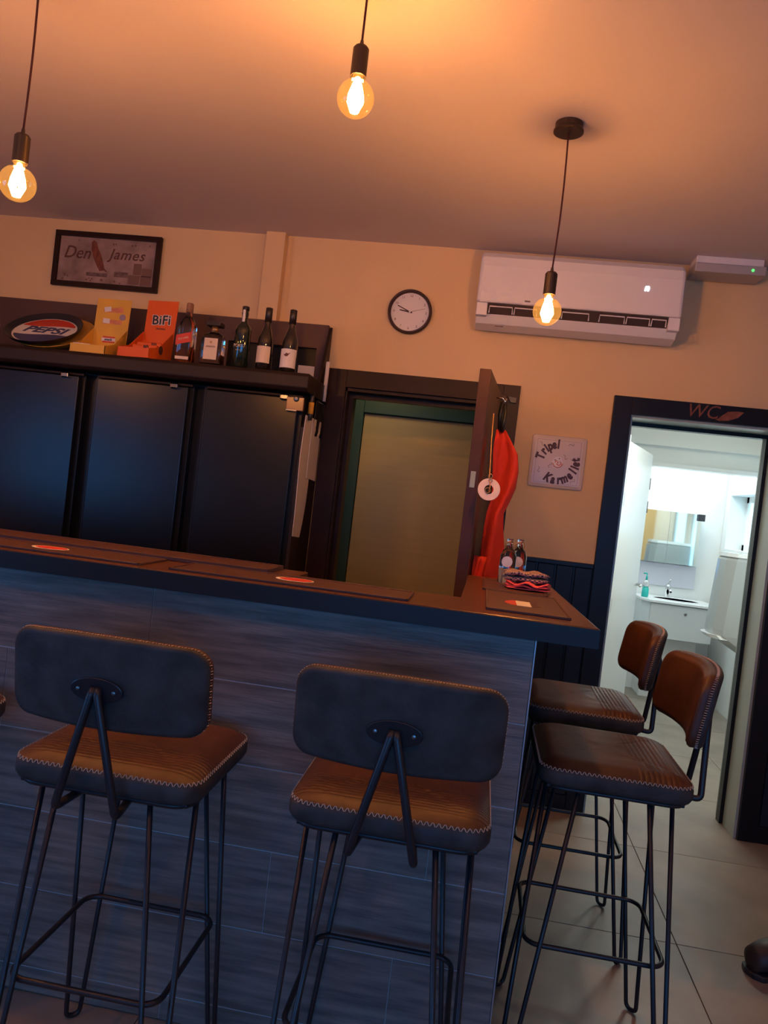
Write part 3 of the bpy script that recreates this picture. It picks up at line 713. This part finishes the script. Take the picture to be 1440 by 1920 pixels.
obj('round_stamp', lathe([(0, 0), (.016, 0), (.016, .001), (0, .001)], 18), mat('lilac_print', (.30, .22, .30), .5), h, (.145, .2105, .225)).rotation_euler = (PI/2, 0, 0)
obj('logo_band', box(.055, .120, .2005, .2025, .090, .122, bev=.001), M['red'], h)
obj('logo_oval', box(.050, .125, .1995, .2012, .098, .114, bev=.001), M['whitep'], h)
text('snack', .018, M['navy'], h, 'lettering', loc=(.087, .1988, .106), off=.0005)
q = thing('snack_bar', 'red wrapped snack bar lying at the front of the yellow box', 'snack bar', (-2.022, 3.53, SZ+.026), .1)
obj('wrapper', box(-.045, .045, -.02, .02, 0, .022, bev=.006), M['red'], q); obj('stripe', box(-.043, .043, -.021, -.0195, .015, .020), M['whitep'], q)
t, h = snack_box('snack_box', 'orange cardboard snack display box with white-edged black lettering', -1.826, .170, .20, .325, .045, -math.radians(7), M['orange'])
for s_, mm, off, dy in (('BiFi', M['whitep'], .0042, .2107), ('BiFi', M['blackp'], .0012, .2095)):
    text(s_, .066, mm, h, 'lettering', loc=(.088, dy, .225), rot=(PI/2-.07, -.03, 0), off=off, sx=1.02, spacing=1.06)
text('ORIGINAL', .012, M['blackp'], h, 'lettering', loc=(.090, .2082, .182), off=.0004)
obj('side_print', prism([(.018*math.cos(2*PI*k/20), .022*math.sin(2*PI*k/20)) for k in range(20)], 0, .001, 'x'), M['ink'], t, (.1702, .10, .055))
for k, (yy, zz, xx) in enumerate(((.03, .006, .078), (.06, .03, .082), (.10, .055, .088), (.14, .075, .085))):
    cth = math.radians(-7); X = -1.826+xx*math.cos(cth)-yy*math.sin(cth); Y = 3.49+xx*math.sin(cth)+yy*math.cos(cth)
    q = thing('snack_bar', ['orange wrapped sausage stick lowest at the front of the orange box', 'orange wrapped sausage stick second from the front in the orange box', 'orange wrapped sausage stick third from the front in the orange box', 'orange wrapped sausage stick at the back of the orange box, against its header'][k], 'snack bar', (X, Y, SZ+zz), cth, 'sausage sticks in the orange box')
    obj('wrapper', box(-.068, .068, -.016, .016, -.002, .022, bev=.006), M['orange'], q)
    text('BiFi', .020, [M['blackp'], M['whitep'], M['blackp'], M['blackp']][k], q, 'lettering', loc=([-.03, .02, .01, .03][k], -.0165, .011), off=.0006)

# ================================================================ WALL OBJECTS
t = thing('picture_frame', 'dark framed parchment picture with handwriting and a rust feather', 'picture', (-2.178, WY-.003, 2.551))
w_, h_ = .305, .150
fr = bmesh.new()
for a in ((-w_, w_, h_-.028, h_), (-w_, w_, -h_, -h_+.028), (-w_, -w_+.028, -h_+.028, h_-.028), (w_-.028, w_, -h_+.028, h_-.028)): box(a[0], a[1], -.024, 0, a[2], a[3], bev=.003, bm=fr)
obj('frame', fr, M['brown'] if False else M['casing'], t)
pc = obj('print', box(-w_+.026, w_-.026, -.010, -.004, -h_+.026, h_-.026), M['parch'], t)
text('Den', .095, M['ink'], pc, 'lettering', loc=(-.175, -.0112, .035), shear=.3, sx=.95, off=.0004)
text('James', .080, M['ink'], pc, 'lettering', loc=(.112, -.0112, .040), shear=.3, sx=1.0, off=.0004, spacing=1.1)
fe = [(-.075, .095), (-.062, .110), (-.045, .098), (-.030, .062), (-.012, .030), (.004, -.010), (.014, -.040), (.040, -.062), (.012, -.050), (-.012, -.055), (-.030, -.030), (-.052, .010), (-.070, .055)]
obj('feather', prism(fe, -.0125, -.0112, 'y'), M['feather'], pc, (-.022, 0, 0), label='rust brown feather')
for x_, z_, ww, hh_ in ((.18, -.03, .022, .030), (.235, -.045, .028, .022), (.165, -.088, .032, .024), (.232, -.090, .030, .026), (.09, -.065, .040, .014), (-.05, -.075, .06, .010)):
    obj('stamp', box(x_-ww, x_+ww, -.0114, -.0102, z_-hh_, z_+hh_), M['ink2'] if ww < .035 else mat('pale_ink', (.15, .09, .075), .7, var=.3, scale=60), pc)
for i in range(16):
    x_ = R.uniform(-.26, .26); z_ = R.choice((-1, 1))*R.uniform(.085, .115); r_ = R.uniform(.004, .011)
    obj('blot', prism([(r_*math.cos(a)*R.uniform(.7, 1.2), r_*math.sin(a)*R.uniform(.7, 1.2)) for a in [k*PI/4 for k in range(8)]], -.0113, -.0102, 'y'), M['ink2'], pc, (x_, 0, z_))
# clock
t = thing('wall_clock', 'round white wall clock with thin dark brown rim, showing about quarter to nine', 'clock', (-.501, WY-.002, 2.417)); t.rotation_euler = (PI/2, 0, 0)
obj('rim', lathe([(.098, 0), (.113, 0), (.1145, .010), (.112, .030), (.106, .034), (.101, .030), (.098, .012)], 48, caps=False), M['brown'], t, smooth=True)
obj('face', lathe([(0, .004), (.102, .004), (.102, .010), (0, .010)], 48), M['clockf'], t)
for k in range(1, 13):
    a = PI/2-k*PI/6; text(str(k), .017, M['ink2'], t, 'numeral', loc=(.083*math.cos(a), .083*math.sin(a), .0106), rot=(0, 0, 0))
for k in range(60):
    pass
def hand(nm, ang, ln, wd, m, z):
    o = obj(nm, box(-.012, ln, -wd, wd, z, z+.001), m, t); o.rotation_euler = (0, 0, ang); return o
hand('minute_hand', math.radians(156), .072, .0024, M['brown'], .014); hand('hour_hand', math.radians(172), .054, .0030, M['brown'], .012); hand('second_hand', math.radians(16), .080, .0006, M['ink2'], .016)
obj('hub', lathe([(0, .010), (.005, .010), (.005, .018), (0, .018)], 14), M['clockf'], t)
# beer sign
t = thing('enamel_sign', 'square cream enamel beer sign with curved blackletter words', 'sign', (.327, WY-.002, 1.732))
def pil(g, y): return [(x, y, z) for x, z in rrect(.272-2*g, .264-2*g, .012, 4)]
obj('plate', loft([pil(0, 0), pil(0, -.004), pil(.004, -.010), pil(.018, -.013), pil(.022, -.013)]), M['enamel'], t, smooth=False)
ln = bmesh.new(); q = .108
for a in ((-q, q, q-.001, q), (-q, q, -q, -q+.001), (-q, -q+.001, -q, q), (q-.001, q, -q, q)): box(a[0], a[1], -.0138, -.0130, a[2], a[3], bm=ln)
obj('border_line', ln, M['ink2'], t)
MK = mat('oxblood_print', (.05, .006, .008), .5)
for c, a in zip('Tripel', (167, 147, 134, 121, 107, 93)):
    A = math.radians(a); text(c, .060, MK, t, 'letter', loc=(.088*math.cos(A), -.0140, .088*math.sin(A)), rot=(PI/2, -(A-PI/2), 0), off=.0034, sx=.74, shear=.1)
for k, c in enumerate('Karmeliet'):
    A = math.radians((243, 262, 280, 297, 316, 334, 347, 358, 372)[k]); text(c, .060, MK, t, 'letter', loc=(.090*math.cos(A), -.0140, .090*math.sin(A)), rot=(PI/2, -(A+PI/2), 0), off=.0034, sx=.74, shear=.1)
em = bmesh.new()
obj('emblem', prism([(.027*math.cos(a), .027*math.sin(a)-.004) for a in [math.radians(d) for d in range(185, 400, 15)]]+[(.018, .022), (.004, .028), (-.012, .024), (-.024, .010)], -.0140, -.0130, 'y'), M['clockf'], t, label='pale shield emblem')
obj('emblem_swirl', tube([(-.012, -.0145, -.002), (-.004, -.0145, .008), (.004, -.0145, .0), (-.002, -.0145, -.012), (.010, -.0145, -.016), (.020, -.0145, -.006), (.012, -.0145, .004)], .0022, 5), M['red'], t)
obj('emblem_swirl', tube([(-.024, -.0145, -.006), (-.014, -.0145, -.022), (.002, -.0145, -.028), (.018, -.0145, -.022), (.027, -.0145, -.006)], .002, 5), M['red'], t)
for x_, z_ in ((-.012, .010), (.008, .018)): obj('emblem_dot', lathe([(0, 0), (.003, 0), (.003, .001), (0, .001)], 10), MK, t, (x_, -.0138, z_)).rotation_euler = (PI/2, 0, 0)
for x_, z_, a in ((-.085, .085, .6), (.06, .092, -.3), (-.088, -.045, 1.4), (.085, -.088, -.8), (.035, .028, .9), (-.035, -.018, 2)):
    o = obj('flourish', tube([(-.014, 0, 0), (-.006, 0, .006), (0, 0, 0), (.006, 0, -.006), (.014, 0, 0), (.008, 0, .006)], .0010, 4), M['ink2'], t, (x_, -.0136, z_)); o.rotation_euler = (0, a, 0)
# air conditioner
t = thing('air_conditioner', 'white wall-mounted air conditioner above the beer sign', 'air conditioner', (0, 0, 0))
X0, X1 = -.160, .795; yb = WY-.001
prof = [(yb, 2.700), (3.82, 2.702), (3.765, 2.692), (3.738, 2.665), (3.730, 2.62), (3.728, 2.452), (3.732, 2.446), (3.80, 2.446), (3.85, 2.385), (3.875, 2.352), (3.90, 2.345), (yb, 2.360)]
def acsec(x, g): 
    cy, cz = 3.86, 2.53
    return [(x, cy+(y-cy)*(1-g) if y < yb-.001 else y, cz+(z-cz)*(1-g*.8)) for y, z in prof]
obj('casing', loft([acsec(X0, .10), acsec(X0+.006, .03), acsec(X0+.016, 0), acsec(X1-.016, 0), acsec(X1-.006, .03), acsec(X1, .10)]), M['acw'], t, smooth=False)
obj('outlet', prism([(3.745, 2.446), (3.80, 2.447), (3.846, 2.389), (3.775, 2.398)], X0+.055, X1-.055, 'x'), M['acd'], t)
lip1 = box(X0+.002, X0+.055, 3.742, 3.86, 2.385, 2.446, bev=.004)
obj('end_cheek', box(X1-.055, X1-.002, 3.742, 3.86, 2.385, 2.446, bev=.004), M['acw'], t)
obj('end_cheek', lip1, M['acw'], t)
obj('lower_lip', prism([(3.768, 2.398), (3.780, 2.402), (3.852, 2.39), (3.90, 2.352), (3.88, 2.342), (3.80, 2.358)], X0+.004, X1-.004, 'x', bev=.002), M['acw'], t)
for a, b in ((-.10, .02), (.02, .135), (.245, .38), (.42, .545), (.545, .66), (.66, .735)):
    o = obj('louver', tube([(a+.004, 3.752, 2.400), (a+.006, 3.742, 2.430), (b-.006, 3.742, 2.430), (b-.004, 3.752, 2.400)], .0032, 5), M['acw'], t)
obj('badge', box(.068, .094, 3.7265, 3.7285, 2.458, 2.466), M['chrome'], t)
text('n', .045, M['acled'], t, 'display', loc=(.622, 3.7278, 2.570), off=.0012, shear=.2, label='glowing display digit')
obj('rating_mark', box(-.06, -.02, 3.815, 3.817, 2.352, 2.360), M['ink2'], t)
# emergency light
t = thing('emergency_light', 'flat white emergency light box with green led at the ceiling', 'emergency light', (0, 0, 0))
obj('housing', box(.845, 1.150, 3.80, 3.93, 2.728, 2.7645, bev=.004), M['acw'], t)
obj('diffuser', box(.838, 1.160, 3.785, 3.935, 2.685, 2.728, bev=.006), mat('grey_diffuser', (.40, .38, .38), .4), t)
obj('led', lathe([(0, 0), (.006, 0), (.005, .003), (0, .003)], 12), M['gled'], t, (1.098, 3.785, 2.706)).rotation_euler = (PI/2, 0, 0)

# ================================================================ PENDANT LAMPS
def pendant(label, x, y, zb, lean=0, power=1):
    t = thing('pendant_lamp', label, 'pendant lamp', (x, y, zb), group='bare bulb pendants over the bar')
    top = CZH-zb; zs = .055
    obj('ceiling_rose', lathe([(0, top), (.046, top), (.046, top-.018), (.050, top-.024), (.050, top-.030), (.046, top-.032), (0, top-.032)], 28), M['socket'], t, smooth=False)
    n = 14
    obj('cord', tube([(lean*math.sin(PI*i/n), 0, zs+.085+(top-.03-zs-.085)*i/n) for i in range(n+1)], .0030, 7), M['cord'], t, smooth=True)
    obj('socket', lathe([(0, zs+.078), (.004, zs+.092), (.006, zs+.078), (.016, zs+.076), (.0205, zs+.070), (.0205, zs), (.018, zs-.001), (.018, zs+.01), (0, zs+.01)], 22), M['socket'], t, smooth=False)
    r = .0475; prof = [(.0135, zs+.006), (.0145, zs-.008), (.022, .034)]
    for k in range(13): a = math.radians(50-k*140/12); prof.append((r*math.cos(a), r*math.sin(a)))
    prof[-1] = (0, -r)
    b = obj('bulb', lathe(prof, 28), M['bulb'], t, smooth=True)
    f = bmesh.new()
    for k in range(10):
        a = 2*PI*k/10
        tube([(.006*math.cos(a), .006*math.sin(a), .045), (.017*math.cos(a+.3), .017*math.sin(a+.3), .008), (.019*math.cos(a+.6), .019*math.sin(a+.6), -.008), (.008*math.cos(a+.9), .008*math.sin(a+.9), -.034)], .0036, 5, bm=f)
    lathe([(0, .03), (.007, .03), (.007, .052), (0, .056)], 10, bm=f)
    obj('filament', f, M['hot'], b, smooth=True)
    l = bpy.data.lights.new('bulb_light', 'POINT'); l.energy = LAMP_W*power; l.color = LAMP_COL; l.shadow_soft_size = .022
    lo = bpy.data.objects.new('bulb_light', l); lo.location = (0, 0, -.012); COL.objects.link(lo); lo.parent = t
    try: b.visible_shadow = True
    except Exception: pass
pendant('bare bulb pendant with black ceiling rose hanging in front of the air conditioner', .1256, 2.632, 2.137, .006)
pendant('bare bulb pendant hanging highest at the top centre of the photo', -.447, 1.93, 2.450)
pendant('bare bulb pendant hanging above the picture at the left edge', -1.345, 1.93, 2.179, .004)

pendant('bare bulb pendant over the far left of the bar, beyond the picture edge', -2.60, 1.95, 2.20)
pendant('bare bulb pendant over the bar guests, above the left of the camera view', -1.45, .75, 2.36, power=.75)
pendant('bare bulb pendant over the bar guests, above the right of the camera view', .35, .60, 2.36, power=.5)

# ================================================================ APRON, TAPE ROLL
t = thing('apron', 'red apron hanging from a black strap on the open kitchen door', 'apron', (0, 3.30, 0))
rows = [(1.795, .009, .043), (1.74, .004, .078), (1.695, .004, .107), (1.627, .010, .119), (1.56, .016, .116), (1.503, .018, .099), (1.445, .006, .079), (1.376, .002, .084), (1.307, .0, .097), (1.238, .0, .103), (1.159, .0, .096), (1.08, -.004, .080), (1.00, -.004, .06)]
cl_ = []
for k, (z, a, b) in enumerate(rows):
    r_ = []
    for i in range(21):
        u = i/20; r_.append((a+(b-a)*u, .030*math.sin(u*4.6+k*.30)*min(1, .4+k/6)+.007*math.sin(u*10+k*.9), z+.004*math.sin(u*13+k)))
    cl_.append(r_)
obj('cloth', sheet(cl_, .003), M['apron'], t, smooth=True)
fold = []
for k in range(9):
    z = 1.26-.20*k/8*1.1; fold.append([(-.020-.006*math.sin(k*.5)+.045*i/8*(1-.3*k/8), -.11+.012*math.sin(i*1.2+k*.4), z) for i in range(9)])
obj('tie_end', sheet(fold, .003), M['apron'], t, smooth=True)
obj('strap', tube([(.028, .0, 1.79), (.034, -.01, 1.83), (.036, 0, 1.87), (.030, .01, 1.905), (.018, 0, 1.91), (.014, .01, 1.86), (.020, .01, 1.80)], .009, 8), M['strap'], t, smooth=True)
obj('hook', tube([(-.010, 0, 1.93), (.018, 0, 1.93), (.030, 0, 1.915), (.034, 0, 1.93)], .003, 6), M['chrome'], t, smooth=True)
t = thing('tape_roll', 'white tape roll hanging on a gold string against the door edge', 'tape roll', (.004, 3.045, 1.533)); 
o = obj('roll', lathe([(.018, -.012), (.043, -.012), (.044, 0), (.043, .012), (.018, .012), (.018, -.012)], 32, caps=False), M['tape'], t, smooth=False); o.rotation_euler = (PI/2, .35, 0)
obj('string', tube([(0, -.014, -.008), (.004, -.016, .012), (.0, -.012, .03), (-.003, -.004, .05), (-.006, .006, .10), (-.012, .02, .19), (-.016, .03, .30)], .0022, 6), M['gold'], t, smooth=True)
kk = bmesh.new()
for c_, r_ in (((.0, -.014, .052), .008), ((.002, -.016, .036), .007), ((-.004, -.016, -.004), .010)): tube([(c_[0]+r_*math.cos(2*PI*i/12), c_[1], c_[2]+r_*math.sin(2*PI*i/12)) for i in range(12)], .0016, 5, closed=True, bm=kk)
obj('key_ring', kk, M['goldcap'], t, smooth=True)
obj('hook', tube([(-.016, .03, .30), (-.018, .055, .305), (-.018, .066, .302)], .003, 6), M['chrome'], t)

# ================================================================ WASHROOM
t = thing('washbasin', 'white basin top with mixer tap on the washroom vanity', 'washbasin', (0, 0, 0))
obj('basin', prism([(1.40, 7.25), (1.40, 6.86), (1.45, 6.72), (2.02, 6.72), (2.02, 7.25)], .845, .868, 'z', bev=.004), M['porc'], t)
obj('bowl', lathe([(.17, .001), (.175, .004), (.18, .001)], 32, sx=1.1, sy=.75), M['porc'], t, (1.72, 6.96, .868))
tp_ = bmesh.new(); lathe([(0, 0), (.022, 0), (.020, .10), (.018, .115), (0, .115)], 16, bm=tp_); tube([(0, 0, .085), (0, -.09, .075), (0, -.12, .062)], .012, 8, bm=tp_); tube([(0, 0, .115), (.012, -.03, .165)], .008, 8, bm=tp_)
obj('tap', tp_, M['chrome'], t, (1.68, 7.12, .868), smooth=True)
t = thing('vanity_unit', 'white vanity cabinet with one drawer under the washbasin', 'vanity', (0, 0, 0))
obj('body', prism([(1.42, 7.25), (1.42, 6.88), (1.47, 6.77), (1.99, 6.77), (1.99, 7.25)], .545, .845, 'z', bev=.002), M['vanity'], t)
dr = obj('drawer', box(1.475, 1.987, 6.750, 6.768, .550, .838, bev=.002), M['vanity'], t)
obj('knob', lathe([(0, 0), (.010, 0), (.012, .010), (0, .014)], 14), M['bolt'], dr, (1.76, 6.750, .775)).rotation_euler = (PI/2, 0, 0)
obj('pedestal', box(1.50, 1.93, 6.95, 7.25, 0, .545, bev=.002), M['white'], t)
t = thing('mirror_cabinet', 'frameless mirror cabinet above the washbasin', 'mirror', (0, 0, 0))
obj('carcass', box(1.40, 1.90, 7.14, 7.25, 1.17, 1.635, bev=.002), M['whitegloss'], t)
obj('door', box(1.402, 1.63, 7.130, 7.139, 1.172, 1.633), M['mirror'], t); obj('door', box(1.633, 1.898, 7.130, 7.139, 1.172, 1.633), M['mirror'], t)
obj('socket_block', box(1.862, 1.92, 7.10, 7.128, 1.575, 1.635, bev=.003), M['blackm'], t, label='black socket block on the upper corner')
obj('backsplash', box(1.40, 1.93, 7.235, 7.249, .96, 1.16), mat('lilac_white_panel', (.66, .66, .74), .3), t)
t = thing('soap_dispenser', 'small turquoise liquid soap pump bottle on the basin', 'soap dispenser', (1.445, 6.90, .869))
obj('bottle', lathe([(0, 0), (.028, 0), (.030, .01), (.028, .075), (.012, .095), (0, .095)], 18), M['soap'], t, smooth=True)
obj('clear_top', lathe([(.022, .08), (.024, .13), (.010, .15), (0, .15)], 16), M['clearg'], t, smooth=True)
pm = bmesh.new(); lathe([(0, .15), (.009, .15), (.009, .175), (.005, .18), (.005, .205), (0, .205)], 12, bm=pm); tube([(0, 0, .205), (-.03, 0, .20)], .006, 6, bm=pm)
obj('pump', pm, M['soap'], t, smooth=True)
t = thing('urinal', 'tall white ceramic urinal, shade painted grey on its body, on the washroom hall right wall', 'urinal', (0, 0, 0))
def usec(z, xf, hw): return [(2.118, 5.86-hw, z), (2.118, 5.86+hw, z), (xf+.05, 5.86+hw, z), (xf, 5.86+hw*.6, z), (xf-.012, 5.86, z), (xf, 5.86-hw*.6, z), (xf+.05, 5.86-hw, z)]
obj('body', loft([usec(.52, 2.06, .06), usec(.60, 1.98, .12), usec(.70, 1.80, .16), usec(.76, 1.705, .17), usec(.80, 1.700, .17), usec(1.30, 1.735, .17), usec(1.325, 1.75, .165)]), M['urinal'], t, smooth=False)
obj('lid', loft([usec(1.325, 1.735, .175), usec(1.352, 1.74, .170)]), M['porc'], t)  # whiter piece paints the lit top against the shaded body colour
obj('bowl_rim', loft([usec(.735, 1.690, .165), usec(.760, 1.665, .15)]), M['porc'], t)

# dark object at right picture edge
t = thing('shoe', 'dark rounded shoe on the tiles at the right picture edge', 'shoe', (1.20, 2.80, 0), .5)
t.scale = (1.25, 1.25, 1.25)
secs = []
for u, hw, h0 in ((-.13, .018, .045), (-.12, .035, .065), (-.07, .043, .078), (0, .041, .085), (.07, .040, .10), (.12, .036, .105), (.14, .02, .10)):
    secs.append([(u, hw*math.cos(a), .012+(h0*.5)*(1+math.sin(a))) for a in [2*PI*k/18 for k in range(18)]])
obj('upper', loft(secs), M['darkobj'], t, smooth=True)
obj('sole', prism([(-.135, -.015), (-.12, -.038), (-.06, -.047), (.06, -.042), (.135, -.036), (.145, 0), (.135, .036), (.06, .042), (-.06, .047), (-.12, .038), (-.135, .015)], 0, .016, 'z', bev=.003), M['blackm'], t)
